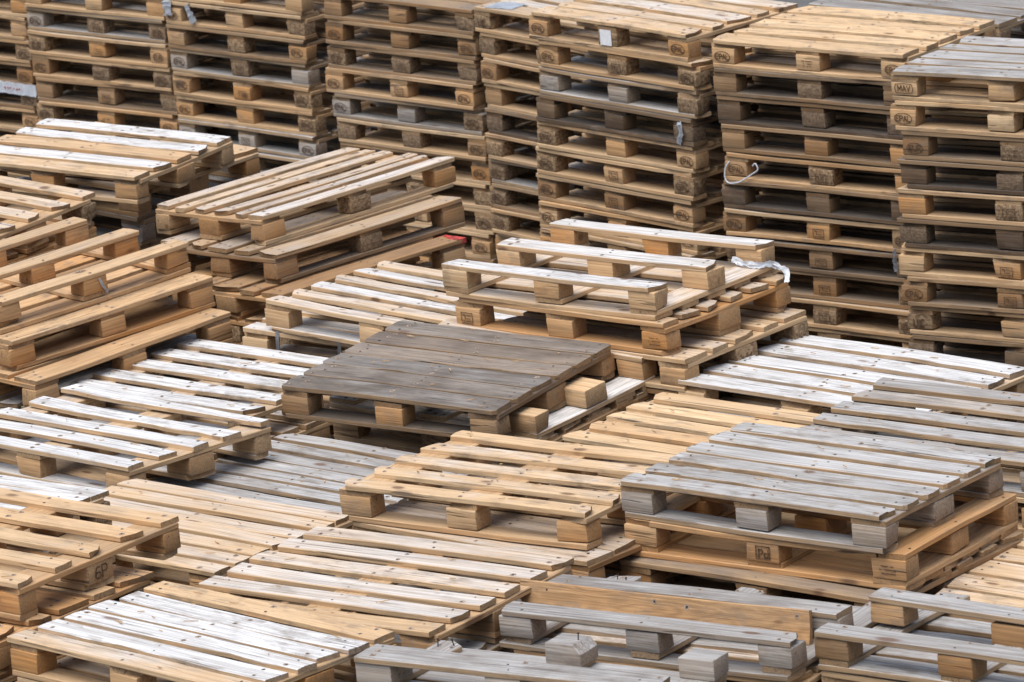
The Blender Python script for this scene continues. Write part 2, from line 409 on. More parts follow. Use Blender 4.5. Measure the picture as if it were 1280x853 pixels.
def whole_mesh(v):
    """a pallet that lies deep in a stack, in one piece"""
    k = ('w', v)
    if k in MESH: return MESH[k]
    bm = bmesh.new(); t = .022
    def bx(x, y, z, a, b_, c):
        r = bmesh.ops.create_cube(bm, size=1)
        for q in r['verts']: q.co = Vector((q.co.x * a + x, q.co.y * b_ + y, q.co.z * c + z))
    for y, w in ((-.3275, .145), (-.165, .1), (0, .145), (.165, .1), (.3275, .145)): bx(0, y, .133, 1.2, w, t)
    for x in (-.5275, 0, .5275):
        bx(x, 0, .111, .144, .796, t - .0005)
        for y, w in ((-.35, .1), (0, .145), (.35, .1)): bx(x, y, .061, .142, w - .004, .077)
    for y, w in ((-.35, .1), (0, .145), (.35, .1)): bx(0, y, .011, 1.198, w, t - .0005)
    MESH[k] = finish(bm, 'pallet_whole', [WOOD]); return MESH[k]

def base_matrix(pose, k=0.0, n=14, du=0.0, dv=0.0, dyaw=0.0, H=.144, drop=None):
    """pose: corner of the deck (camera-based metres), yaw, slopes along and across, length, width"""
    x, y, z, a, tx, ty, L, W = pose
    f = max(0.0, 1 - k / n)
    cu = Vector((math.cos(a), math.sin(a), tx)); cv = Vector((-math.sin(a), math.cos(a), ty))
    c = Vector((x, y, z + CAM_Z)) + cu * L / 2 + cv * W / 2
    tx, ty, a = tx * f, ty * f, a + dyaw
    u = Vector((math.cos(a), math.sin(a), tx)).normalized()
    v = Vector((-math.sin(a), math.cos(a), ty)); nrm = u.cross(v).normalized(); v = nrm.cross(u)
    c = c + u * du + v * dv - Vector((0, 0, 1)) * (LAYER * k) - nrm * H
    return Matrix(((u.x, v.x, nrm.x, c.x), (u.y, v.y, nrm.y, c.y), (u.z, v.z, nrm.z, c.z), (0, 0, 0, 1)))
POSE = {
 'S1': (-2.8047, 35.7864, -7.3293, -0.7324, 0.0001, 0.0000, 1.1989, 0.8000),
 'S2': (-1.9043, 34.9584, -7.3417, -0.7796, 0.0001, 0.0000, 1.1890, 0.8000),
 'S3': (-0.9228, 33.7047, -7.2804, -0.7732, -0.0000, 0.0000, 1.1992, 0.8000),
 'S4': (-0.0575, 32.8285, -6.8104, -0.9214, -0.0001, 0.0000, 1.1970, 0.8000),
 'C': (1.1269, 29.2448, -6.3394, -0.6945, 0.0015, 0.0023, 1.1890, 0.8072),
 'D': (0.2275, 30.2649, -6.3291, -0.8624, -0.0002, 0.0000, 1.2024, 0.7996),
 'F': (1.9232, 27.8438, -6.2678, -0.5957, -0.0010, 0.0003, 1.2012, 0.7703),
 'S8': (1.6869, 30.2182, -6.4049, -0.7881, -0.0017, 0.0151, 1.2769, 0.8333),
 'A': (0.3543, 21.2012, -6.2378, -0.6674, -0.0095, 0.0030, 1.1782, 0.8102),
 'B': (-1.0027, 24.2741, -6.5966, -0.6353, -0.0096, 0.0652, 1.1278, 0.8878),
 'H': (-0.2819, 25.0033, -6.3116, -0.7392, 0.0158, 0.0100, 1.2092, 0.8249),
 'E': (-2.0128, 25.6799, -6.8827, -0.7644, 0.0161, 0.0095, 1.1718, 0.8066),
 'J': (-3.3892, 27.5321, -6.3893, -0.6981, -0.0457, 0.0343, 1.2386, 0.8301),
 'I': (-2.7440, 29.0898, -6.5713, -0.6229, -0.0197, 0.0166, 1.1973, 0.7980),
 'Ef': (-2.4845, 24.0787, -6.6059, -0.7725, 0.0081, -0.0322, 1.2345, 0.8206),
 'G': (-1.1418, 27.6017, -6.6588, 0.7914, -0.0102, -0.0299, 1.3327, 0.7610),
 'K': (-2.2839, 25.7323, -6.5014, 0.7625, 0.0093, 0.0325, 1.1664, 0.8089),
 'M': (-2.7988, 21.2501, -6.2058, -0.6813, -0.0124, -0.0033, 1.2171, 0.8933),
 'N': (-2.1248, 22.5809, -6.6377, -0.7188, -0.0012, 0.0026, 1.2091, 0.8152),
 'O': (-1.3206, 20.7252, -6.3948, -0.6620, 0.0094, 0.0259, 1.1970, 0.8594),
 'P': (-1.8906, 20.2687, -6.3494, -0.7793, -0.0044, -0.0086, 1.1999, 0.7645),
 'T': (-0.7121, 21.7830, -6.3279, -0.6630, 0.0111, -0.0068, 1.1744, 0.7870),
 'U': (0.1706, 23.4047, -6.6788, -0.6445, -0.0305, -0.0095, 1.2102, 0.7188),
 'V': (0.6757, 24.0935, -6.6738, -0.7348, -0.0079, -0.0095, 1.2500, 0.8232),
 'Wp': (1.0517, 22.4637, -6.4721, -0.5995, -0.0311, 0.0139, 1.1751, 0.7714),
 'X': (-0.1395, 20.2244, -6.3926, -0.6288, 0.0157, 0.0192, 1.2444, 0.7320),
 'Y': (0.9527, 19.5892, -6.3681, -0.6678, 0.0038, 0.0075, 1.1537, 0.7954),
 'Z': (1.4187, 20.5203, -6.5885, -0.5115, -0.0739, 0.0386, 1.1059, 0.7575),
 'AA': (-0.6354, 19.4064, -6.2548, -0.6043, 0.0120, 0.0000, 1.2130, 0.5000),
 'AC': (-1.1051, 26.0647, -6.6729, -0.7388, -0.0291, -0.0234, 1.2989, 0.8205),
 'AD': (-1.5440, 23.6512, -6.7843, -0.7621, 0.0062, -0.0111, 1.1909, 0.8047),
 'AE': (-2.8243, 22.4767, -6.3798, -0.7000, 0.0150, 0.0001, 1.1814, 0.4921),
 'S0': (-3.6743, 36.6838, -7.2698, -0.7609, -0.0002, 0.0000, 1.2008, 0.8000),
 'A2': (0.3548, 21.1848, -6.3835, -0.6353, -0.0098, 0.0021, 1.2310, 0.8007),
 'A3': (0.3248, 21.1536, -6.5316, -0.6990, -0.0064, 0.0038, 1.2160, 0.8980),
 'H2': (-0.2381, 24.9767, -6.4568, -0.7625, 0.0156, 0.0107, 1.2208, 0.8292),
 'G2': (-1.0857, 27.3796, -6.7986, 0.7701, -0.0079, -0.0296, 1.2650, 0.8208),
 'G3': (-1.0731, 27.1546, -6.9393, 0.7554, -0.0063, -0.0287, 1.2237, 0.8017),
 'K2': (-2.2340, 25.6187, -6.6520, 0.7461, 0.0093, 0.0330, 1.2149, 0.8012),
 'K3': (-2.1265, 25.4609, -6.8052, 0.7996, 0.0121, 0.0333, 1.2250, 0.8014),
 'T2': (-0.6783, 21.7636, -6.4730, -0.7580, 0.0107, -0.0062, 1.2184, 0.8006),
 'I2': (-2.6601, 29.5371, -6.7084, -0.7678, -0.0203, 0.0172, 1.1984, 0.8688),
 'M2': (-2.8766, 21.0686, -6.3524, -0.6845, -0.0120, -0.0020, 1.2004, 0.8646),
 'B2': (-0.8075, 24.4777, -6.6246, -0.7386, -0.0172, 0.0641, 1.1756, 0.8095),
 'AB': (-1.2286, 26.1335, -6.8127, -0.6224, -0.0339, -0.0219, 1.2699, 0.7995),
 'Ef2': (-2.4717, 24.4112, -6.7623, -0.8624, 0.0121, -0.0306, 1.1773, 0.7985),
}

NV = {'in the tall back stack cut by the left picture edge': 8, 'in the tall back stack left of the film-wrapped one': 6, 'in the tall back stack with film scraps near its top': 8, 'in the tall back stack holding one blue-grey pallet': 10, 'in the stack partly behind the pale-topped EPAL stack': 9, 'in the EPAL stack with the paper label': 9, 'in the back stack with the fresh yellow top': 11, 'in the right-hand back stack with the MAV mark on top': 10, 'in the grey-topped stack behind the fresh yellow one': 1, 'in the farthest stack at the upper right edge': 0, 'under the grey six-board pallet with clipped corners': 1, 'beneath the dark brown boarded pallet in the middle': 2, 'beneath the pale upturned pallet with three skids': 2, 'beneath the farther of two white slatted pallets at left': 2, 'beneath the white pallet with the cracked lifting board': 1, 'in the corner pile with the red-painted end': 2, 'under the half-white broken-boarded pallet at upper left': 3, 'under the tan slatted pallet at the left picture edge': 1, 'in the left pile of orange skid pallets': 2, 'under the tan pallet marked with orange blocks at lower left': 1, 'under the tan seven-board pallet in the left middle': 1, 'under the wide-gapped tan pallet at bottom centre': 1, 'under the white-boarded pallet at the front left': 1, 'under the fresh slatted pallet in the middle': 1, 'under the light orange slatted pallet': 1, 'under the brightest white pallet at right': 1, 'under the grey slatted pallet at the right edge': 2, 'under the blue-grey upturned pallet at the front': 1, 'under the light grey upturned pallet at lower right': 1, 'under the tilted fresh pallet at the right edge': 0, 'under the upturned grey pallet at the bottom edge': 0, 'under the whitish pallet beside the corner pile': 1, 'under the light grey seven-board pallet': 1, 'under the white-edged pallet at the left edge': 1}

# ------------------------------------------------------------------ the yard
ORD = ['', 'first', 'second', 'third', 'fourth', 'fifth', 'sixth', 'seventh', 'eighth', 'ninth', 'tenth', 'eleventh', 'twelfth', 'thirteenth', 'fourteenth', 'fifteenth', 'sixteenth', 'seventeenth', 'eighteenth', 'nineteenth', 'twentieth']
ADJ = {'fresh': 'pale yellow', 'tan': 'tan', 'pale': 'pale', 'orange': 'orange-brown', 'white': 'bleached white', 'grey': 'weathered grey', 'blue': 'blue-grey', 'brown': 'brown', 'dark': 'dark blackened', 'umber': 'dark brown'}

def stack(phrase, tops, nvis, total=None, styles='tan tan brown grey tan pale brown dark tan fresh', k0=1, shifts=(), stampy=0, first=2, spread=.014):
    """tops: [(pose, matrix-args, pallet-args)] from the top down; the stack goes on to the ground below them."""
    root = None; mats = []
    for pose, kw in tops:
        k = kw.pop('k', 0); du = kw.pop('du', 0)
        Hh = kw.get('H', .144)
        lab = kw.pop('label')
        M = base_matrix(POSE[pose], k, 14, du, 0, kw.pop('dyaw', 0), Hh)
        root = pallet(lab, M, POSE[pose][6], POSE[pose][7], **kw); mats.append((M, root))
    p_last = POSE[tops[-1][0]]
    rr = random.Random(phrase)
    zl = p_last[2] + CAM_Z + p_last[4] * p_last[6] / 2 + p_last[5] * p_last[7] / 2   # deck height of the last fitted pallet
    kk0 = tops[-1][1].get('k', 0)
    n = int((zl - LAYER * kk0) / LAYER) - 1
    st = styles.split(); gap = (zl - LAYER * kk0) - (n + 1) * LAYER
    nvis = NV.get(phrase, nvis)
    idx = first
    for i in range(1, n + 1):
        k = kk0 + i
        vis = i <= nvis
        extra = 0 if vis else gap * (i - nvis) / max(1, n - nvis)
        du = shifts[i - 1] if i - 1 < len(shifts) else rr.uniform(-spread, spread)
        M = base_matrix(p_last, k, 14, du, rr.uniform(-spread, spread) * .7, rr.uniform(-.011, .011))
        M[2][3] -= extra
        if vis:
            s = st[(i - 1) % len(st)]
            stp = None
            if stampy and s not in ('dark',):
                stp = (rr.choice(['EPAL', 'EPAL', 'EPAL', 'EUR', None]), rr.choice(['plate', 'rows', 'plate', None]), rr.choice(['EPAL', 'EPAL', 'EPAL', 'EUR', None]))
                if isinstance(stampy, dict) and i in stampy: stp = stampy[i]
            ro = pallet(f"{ADJ[s]} pallet, {ORD[idx]} down {phrase}", M, min(1.22, p_last[6]), p_last[7], style=s, stamps=stp, chipb=.3, block=rr.choice((None, None, None, 'orange', 'brown')) if s in ('tan', 'fresh') else None)
            mats.append((M, ro)); idx += 1
        else:
            DEEP.append((M, p_last[7] / .8))
    return mats
DEEP = []

D_ = dict
# ---- tall stacks at the back
def raise_top(name, k):
    q = list(POSE[name]); q[2] += LAYER * k; return tuple(q)
for nm, up_ in (('S0', 1), ('S1', 2), ('S2', 3), ('S3', 3)): POSE[nm + 'T'] = raise_top(nm, up_)
s0 = stack('in the tall back stack cut by the left picture edge', [('S0T', D_(label='tan pallet, uppermost in view in the tall stack at the left picture edge', style='tan'))], 12, styles='tan tan brown brown tan brown tan tan tan brown', stampy=1)
stack('in the tall back stack left of the film-wrapped one', [('S1T', D_(label='tan pallet, uppermost in view in the stack left of the film-wrapped one', style='tan'))], 12, styles='grey tan tan brown tan tan tan tan tan tan tan', stampy=1, shifts=(-.01, .0, .01, .03, .015, .01))
s2 = stack('in the tall back stack with film scraps near its top', [('S2T', D_(label='tan pallet, uppermost in view in the back stack with film scraps', style='tan'))], 12, styles='tan brown grey tan tan grey grey tan tan brown tan tan', stampy=1, shifts=(0, 0, 0, 0, .01, .012, .01, .0))
stack('in the tall back stack holding one blue-grey pallet', [('S3T', D_(label='brown pallet, uppermost in view in the back stack holding a blue-grey one', style='brown'))], 13, styles='brown brown tan blue tan tan tan tan tan brown tan tan tan', stampy=1, shifts=(0, -.01, -.035, .0, .025, .02, .015, .01))
s4 = stack('in the stack partly behind the pale-topped EPAL stack', [('S4', D_(label='grey-brown topped pallet with UIC mark and a blue-white sheet on it', style='tan', dcol=(.7, .3, .4), stamps=('UIC', 'plate', 'EPAL')))], 10, styles='tan tan tan dark tan grey brown tan tan tan', stampy=1, shifts=(.012, .016, .03, .03, .02, .0))
sd_ = stack('in the EPAL stack with the paper label', [('D', D_(label='pale topped pallet with a paper label stuck on its middle block', style='tan', dcol=(.62, .04, .85), stamps=('EPAL', None, 'EPAL')))], 11, styles='tan grey dark fresh fresh tan fresh tan tan tan tan', stampy={1: ('EPAL', 'plate', 'EPAL'), 2: (None, None, None), 3: (None, None, None), 4: ('EPAL', None, 'EPAL'), 5: ('EPAL', 'plate', 'EPAL'), 6: ('EPAL', 'plate', 'EPAL'), 7: ('EPAL', 'plate', 'EPAL')}, shifts=(.058, .046, .01, -.008, -.035, -.053, -.056, -.05))
sc_ = stack('in the back stack with the fresh yellow top', [('C', D_(label='fresh yellow EPAL pallet on top of its tall stack, five clean boards', style='fresh', dcol=(.3, -.02, .9), stamps=('EPAL', 'rows', 'EPAL'), chipb=0))], 12, styles='umber dark brown tan dark tan umber brown tan tan tan brown', stampy={1: (None, None, None), 2: (None, None, None), 3: (None, None, None), 4: ('EPAL', 'plate', None), 6: ('EPAL', 'plate', 'EPAL')}, shifts=(.002, .005, .02, .03, .005, -.008, 0, 0))
sf_ = stack('in the right-hand back stack with the MAV mark on top', [('F', D_(label='grey topped pallet with an MAV mark, on the tall stack at right', style='tan', dcol=(1.2, .55, .6), stamps=('MAV', None, 'MAV'), chipb=0))], 12, styles='fresh brown dark tan dark fresh brown tan dark tan brown tan', stampy={1: ('EPAL', None, 'EPAL'), 2: ('EUR', 'rows', None), 6: (None, 'plate', None), 7: ('EPAL', 'plate', 'EPAL'), 8: ('UIC', None, None)}, shifts=(-.017, .036, .012, -.006, -.012, -.03, -.02))
stack('in the grey-topped stack behind the fresh yellow one', [('S8', D_(label='blue-grey pallet with worn boards, behind the fresh yellow topped stack', style='blue'))], 3, styles='dark grey brown')
# one more tall stack stands behind it at the right edge
q = list(POSE['S8']); u_ = (math.cos(q[3]), math.sin(q[3])); q[0] += u_[0] * 1.34 + .0; q[1] += u_[1] * 1.34 + .55; q[2] += .0
POSE['S9'] = tuple(q)
stack('in the farthest stack at the upper right edge', [('S9', D_(label='grey pallet on the farthest stack at the upper right picture edge', style='grey'))], 3, styles='dark brown grey')

# ---- the lower stacks in front
stack('under the grey six-board pallet with clipped corners', [
 ('A', D_(label='grey six-board pallet with clipped board corners, on an upturned orange pallet', style='grey', deck=even(6, .108, POSE['A'][7]), cham=.014, chipb=0)),
 ('A2', D_(label='orange upturned pallet with framed base up, beneath the grey six-board pallet', style='orange', inv=True, frame=True, deck=even(6, .128, POSE['A2'][7]), stamps=(None, 'Pd', 'rows'), chipb=0)),
 ('A3', D_(label='brown pallet third from the top, beneath the upturned orange one', style='brown', deck=even(6, .1, POSE['A3'][7])))], 5, first=4)
bw = POSE['B'][7]
stack('beneath the dark brown boarded pallet in the middle', [
 ('B', D_(label='dark brown pallet with six wide tight boards, leaning over an upturned one', style='umber', deck=[D_(y=-bw / 2 + bw / 6 * (i + .5), w=bw / 6 - .013, c=c) for i, c in enumerate(((.9, .9, .4), (.8, .88, .4), (.95, .92, .5), (.78, .8, .35), (.76, .86, .4), (.86, .88, .4)))], cham=.016, chipb=0, jit=.03, block='brown')),
 ('B2', D_(label='upturned pallet with pale end board and one skid, under the dark brown one', style='pale', inv=True, skids=(0, 0, 1), rows=(1, 1, 1), cols=(0, 0, 1), deck=even(5, .12, POSE['B2'][7]), chipb=0, dcol=(.85, .05, .7)))], 5, first=3)
sh_ = stack('beneath the pale upturned pallet with three skids', [
 ('H', D_(label='pale upturned pallet with three bright skids, plastic wrap at its far corner', style='pale', inv=True, dcol=(.72, .02, .8), deck=even(5, .11, POSE['H'][7]), chipb=0, skid='white', skidw=(.1, .12, .1))),
 ('H2', D_(label='orange-brown pallet directly beneath the pale upturned one, block ends showing', style='orange', dcol=(.6, .2, .5), deck=even(6, .1, POSE['H2'][7]), stamps=('plate', None, 'rows'), chipb=0))], 6, first=3, styles='tan brown orange tan tan tan', shifts=(.09, .11))
ew = POSE['E'][7]
stack('beneath the farther of two white slatted pallets at left', [
 ('E', D_(label='white slatted pallet between the orange skid pallets and the dark brown one', style='white', deck=even(5, .1, ew)))], 5)
fw_ = POSE['Ef'][7]
dk = even(5, .095, fw_)
dk[4] = D_(y=dk[4]['y'] + .015, w=.1, taper=.05, rz=-.035, z=.012, label='cracked white board lifting at one end')
dk[3] = D_(y=dk[3]['y'] + .008, w=.105, wane=.022, rz=-.02)
sef = stack('beneath the white pallet with the cracked lifting board', [
 ('Ef', D_(label='white slatted pallet with a cracked board lifting along its far edge', style='white', deck=dk)),
 ('Ef2', D_(label='tan pallet with a blackened board end beneath the cracked white one', style='tan', dcol=(.6, .3, .4)))], 3, first=3, styles='grey tan brown')
gw = POSE['G'][7]
sg_ = stack('in the corner pile with the red-painted end', [
 ('G', D_(label='pale grey pallet with narrow uneven boards, highest of the pile between back stacks', style='pale', dcol=(.75, .14, .7), deck=[D_(y=-gw / 2 + .05 + (gw - .1) * f_, w=w_, rz=r_) for f_, w_, r_ in ((0, .095, 0), (.2, .06, .01), (.38, .075, -.012), (.61, .085, 0), (.8, .07, .012), (1, .09, 0))], block='tan', skid='tan', chipb=.1)),
 ('G2', D_(label='brown-grey pallet second in the pile with the narrow-boarded pallet on top', style='brown', dcol=(.6, .4, .5))),
 ('G3', D_(label='orange pallet with a red-painted end, third in the corner pile', style='orange', dcol=(.1, .5, .1)))], 6, first=4, styles='orange tan brown tan tan tan')
iw = POSE['I'][7]
stack('under the half-white broken-boarded pallet at upper left', [
 ('I', D_(label='pallet of white and tan boards, one board broken, in front of back stacks', style='pale', deck=[D_(y=y_['y'], w=.122, c=c_, wane=wn) for y_, c_, wn in zip(even(5, .122, iw), ((.5, .05, .8), (.95, -.05, .8), (.4, .15, .6), (.95, -.05, .8), (.93, 0, .8)), (0, 0, 0, .03, 0))], block='tan', chipb=.1)),
 ('I2', D_(label='tan pallet jutting out to the right beneath the white and tan boards', style='tan'))], 5, first=3, styles='grey brown tan tan brown')
stack('under the tan slatted pallet at the left picture edge', [
 ('J', D_(label='tan slatted pallet at the left edge behind the upturned orange skids', style='tan', dcol=(.62, .05, .75), deck=even(5, .09, POSE['J'][7])))], 5, styles='orange tan tan brown tan')
sk_ = stack('in the left pile of orange skid pallets', [
 ('K', D_(label='orange upturned pallet with three long skids at the left picture edge', style='orange', inv=True, dcol=(.1, .1, .35), skid='tan', chipb=0, skidw=(.1, .1, .1))),
 ('K2', D_(label='orange-tan pallet directly beneath the upturned one with three skids', style='orange', dcol=(.3, .16, .45), chipb=0)),
 ('K3', D_(label='orange-brown pallet third in the left pile, jutting right beneath two others', style='orange', dcol=(.3, .2, .4), chipb=0))], 5, first=4, styles='grey orange tan tan tan')
stack('under the tan pallet marked 6P at lower left'.replace('6P', 'with orange blocks'), [
 ('M', D_(label='tan five-board pallet with orange corner block, highest at the lower left', style='orange', dcol=(.4, .03, .75), skid='tan', endstamps={(2, 1): '6P'}, deck=[D_(y=y_['y'], w=.1, wane=wn) for y_, wn in zip(even(5, .1, POSE['M'][7]), (0, 0, 0, .02, 0))], chipb=0)),
 ('M2', D_(label='orange-brown pallet just beneath the highest tan one at lower left', style='orange', chipb=.2))], 6, first=3, styles='orange tan brown orange tan tan')
stack('under the tan seven-board pallet in the left middle', [
 ('N', D_(label='pinkish tan seven-board pallet, partly behind two higher tan pallets', style='tan', jit=.06, dcol=(.66, .05, .85), deck=even(7, .09, POSE['N'][7]), block='orange'))], 4)
ow = POSE['O'][7]
od = even(6, .1, ow); od[0]['c'] = (.5, .22, .6); od[4]['wane'] = .012
stack('under the wide-gapped tan pallet at bottom centre', [
 ('O', D_(label='grey-tan six-board pallet with wide gaps, behind the white-boarded front one', style='tan', jit=.06, dcol=(.74, .1, .75), deck=od, block='brown'))], 5, styles='grey tan brown tan tan')
pw = POSE['P'][7]
stack('under the white-boarded pallet at the front left', [
 ('P', D_(label='front pallet with four white boards between two tan ones', style='tan', deck=[D_(y=y_['y'], w=.105, c=c_) for y_, c_ in zip(even(6, .105, pw), ((.6, .04, .85), (1.4, .04, .8), (1.4, .06, .8), (1.4, .03, .8), (1.3, .08, .8), (.45, .05, .75)))], block='orange', skid='tan', jit=.03, chipb=0))], 5)
stack('under the fresh slatted pallet in the middle', [
 ('T', D_(label='fresh pale slatted pallet left of the grey six-board pallet', style='fresh', dcol=(.5, -.02, 1), deck=even(5, .088, POSE['T'][7]), block='tan', skid='tan')),
 ('T2', D_(label='brown planked pallet directly beneath the fresh slatted one', style='brown', dcol=(.6, .26, .55), deck=even(5, .15, POSE['T2'][7])))], 4, first=3)
stack('under the light orange slatted pallet', [
 ('U', D_(label='light orange slatted pallet between the dark brown and the grey pallets', style='fresh', dcol=(.25, -.02, .85), deck=even(5, .1, POSE['U'][7])))], 3)
stack('under the brightest white pallet at right', [
 ('V', D_(label='bright white five-board pallet in front of the MAV-marked stack', style='white', dcol=(1.4, .07, .8), deck=even(5, .125, POSE['V'][7]), block='tan', jit=.04))], 4)
stack('under the grey slatted pallet at the right edge', [
 ('Wp', D_(label='grey slatted pallet overlapping the bright white one at the right edge', style='grey', deck=even(5, .1, POSE['Wp'][7]), dcol=(.92, .58, .5)))], 4, styles='tan brown tan grey')
xw = POSE['X'][7]
sx_ = stack('under the blue-grey upturned pallet at the front', [
 ('X', D_(label='blue-grey upturned pallet holding a loose brown plank on edge', style='blue', inv=True, rows=(1, 1, 0), skids=(1, 1, 0), skidw=(.1, .1, .1), chipb=0, deck=even(4, .1, xw), strw=.12)) ], 4, styles='tan tan brown tan')
sy_ = stack('under the light grey upturned pallet at lower right', [
 ('Y', D_(label='light grey upturned pallet with a sprung skid at lower right', style='grey', inv=True, rows=(1, 1, 0), skids=(1, 1, 0), skidw=(.1, .1, .1), lift=(1, .02), chipb=0, dcol=(1, .55, .6), block='brown', strw=.12))], 4)
stack('under the tilted fresh pallet at the right edge', [
 ('Z', D_(label='fresh pale slatted pallet tilting down at the right picture edge', style='fresh', dcol=(.55, -.04, 1), deck=even(5, .13, POSE['Z'][7])))], 4, styles='tan orange tan brown')
saa = stack('under the upturned grey pallet at the bottom edge', [
 ('AA', D_(label='grey upturned pallet with bare nails and two lone blocks, bottom edge', style='grey', inv=True, rows=(1, 0, 1), skids=(1, 0, 0), skidw=(.14, .12, .12), noblock=((0, 2),), chamf=(1, 2), chipb=0, dcol=(1, .6, .5), deck=even(3, .145, POSE['AA'][7]), strw=.11))], 3)
sac = stack('under the whitish pallet beside the corner pile', [
 ('AC', D_(label='whitish six-board pallet left of the upturned pale one with three skids', style='white', dcol=(.8, .02, .8), deck=even(6, .085, POSE['AC'][7]), block='tan')),
 ('AB', D_(label='pale pallet with two steel straps, jutting out under the whitish one', style='pale', dcol=(.75, .03, .7), deck=even(5, .11, POSE['AB'][7])))], 4, first=3)
stack('under the light grey seven-board pallet', [
 ('AD', D_(label='light grey seven-board pallet with narrow boards, left of the fresh slatted one', style='grey', dcol=(1.5, .52, .6), deck=even(7, .085, POSE['AD'][7])))], 4)
stack('under the white-edged pallet at the left edge', [
 ('AE', D_(label='white-edged pallet mostly hidden behind the highest tan one at lower left', style='white', deck=even(5, .1, POSE['AE'][7])))], 3)

# ---- the pallets no one can see one by one, deep in the stacks
bm = bmesh.new()
for M, sw in DEEP:
    b2 = bmesh.new(); b2.from_mesh(whole_mesh(0)); b2.transform(M @ Matrix.Diagonal((1, sw, 1, 1)))
    tmp = bpy.data.meshes.new('t'); b2.to_mesh(tmp); b2.free(); bm.from_mesh(tmp); bpy.data.meshes.remove(tmp)
o = link('stacked_pallets', finish(bm, 'stacked_pallets', [WOOD]), None, color=(.7, .75, .4, 0))  # dark tint paints in the shade deep between the stacks
tag(o, 'weathered pallets low in the stacks, beneath the ones in view', 'pallets', None, 'stuff')

# ---- loose things
def ribbon(name, pts, wd, mat, seed, nrm=(0, -1, 0), rough=.012, cross=4, thick=.0008):
    """a crumpled strip of film through pts (metres, pallet axes)"""
    r = random.Random(seed); bm = bmesh.new(); P = [Vector(p) for p in pts]; N = Vector(nrm)
    seg = []
    for a, b in zip(P, P[1:]):
        k = max(2, int((b - a).length / .012)); seg += [a.lerp(b, i / k) for i in range(k)]
    seg.append(P[-1]); rows = []
    for i, c in enumerate(seg):
        d = (seg[min(i + 1, len(seg) - 1)] - seg[max(i - 1, 0)]).normalized(); s = d.cross(N)
        s = s.normalized() if s.length > 1e-4 else Vector((0, 0, 1))
        w_ = wd * (1 + min(.35, rough * 20) * math.sin(i * .8 + seed)) * r.uniform(1 - min(.2, rough * 12), 1 + min(.15, rough * 9))
        rows.append([bm.verts.new(c + s * w_ * (j / cross - .5) + N * abs(r.gauss(0, rough)) + Vector((r.gauss(0, rough * .3), 0, r.gauss(0, rough * .3)))) for j in range(cross + 1)])
    for a, b in zip(rows, rows[1:]):
        for j in range(cross): bm.faces.new((a[j], a[j + 1], b[j + 1], b[j]))
    bmesh.ops.recalc_face_normals(bm, faces=bm.faces[:])
    bmesh.ops.solidify(bm, geom=bm.faces[:], thickness=thick)
    return finish(bm, name, [mat])
def cord(name, pts, rad, mat):
    bm = bmesh.new(); P = [Vector(p) for p in pts]; sm = []
    for i in range(len(P) - 1):
        p0, p1, p2, p3 = P[max(i - 1, 0)], P[i], P[i + 1], P[min(i + 2, len(P) - 1)]
        for k in range(6):
            t = k / 6; sm.append(.5 * ((2 * p1) + (p2 - p0) * t + (2 * p0 - 5 * p1 + 4 * p2 - p3) * t * t + (3 * p1 - p0 - 3 * p2 + p3) * t ** 3))
    sm.append(P[-1]); rings = []
    for i, c in enumerate(sm):
        d = (sm[min(i + 1, len(sm) - 1)] - sm[max(i - 1, 0)]).normalized(); a = d.orthogonal().normalized(); b = d.cross(a)
        rings.append([bm.verts.new(c + (a * math.cos(q) + b * math.sin(q)) * rad) for q in [k * math.pi / 3 for k in range(6)]])
    for a, b in zip(rings, rings[1:]):
        # rings may be turned against each other: join nearest corners
        off = min(range(6), key=lambda s_: sum((a[k].co - b[(k + s_) % 6].co).length for k in range(6)))
        for k in range(6): bm.faces.new((a[k], a[(k + 1) % 6], b[(k + 1 + off) % 6], b[(k + off) % 6]))
    bmesh.ops.recalc_face_normals(bm, faces=bm.faces[:])
    return finish(bm, name, [mat])
def put(name, me, M, label, cat, group=None):
    o = link(name, me); o.matrix_world = M; return tag(o, label, cat, group)
def local(me, M, c):
    """re-centre a mesh made in pallet axes on its own base, return it with its matrix"""
    me.transform(Matrix.Translation(-Vector(c))); return me, M @ Matrix.Translation(Vector(c))
def film(idx, pts, wd, seed, label, nrm=(0, -1, 0), rough=.006, mat=None, name='plastic_film', cat='plastic film'):
    M = idx[0]; me, M2 = local(ribbon(name, pts, wd, mat or OLDFILM, seed, nrm, rough), M, pts[-1])
    return put(name, me, M2, label, cat)
# plank on edge against the second skid of the blue-grey pallet
MX = sx_[0][0]
pk = link('loose_plank', board_mesh(1.245, .118, .022, 9, 0, 0, 0, (-.5, -.02, .12, .56), 'plank'), None, color=(.12, .3, .35, 0))
pk.data.materials[0] = KNOTTY
pk.matrix_world = MX @ Matrix.Translation((-.085, -.093, .098)) @ Matrix.Rotation(math.pi / 2 - .3, 4, 'X')
tag(pk, 'loose brown knotty plank standing on edge in the blue-grey upturned pallet', 'plank')
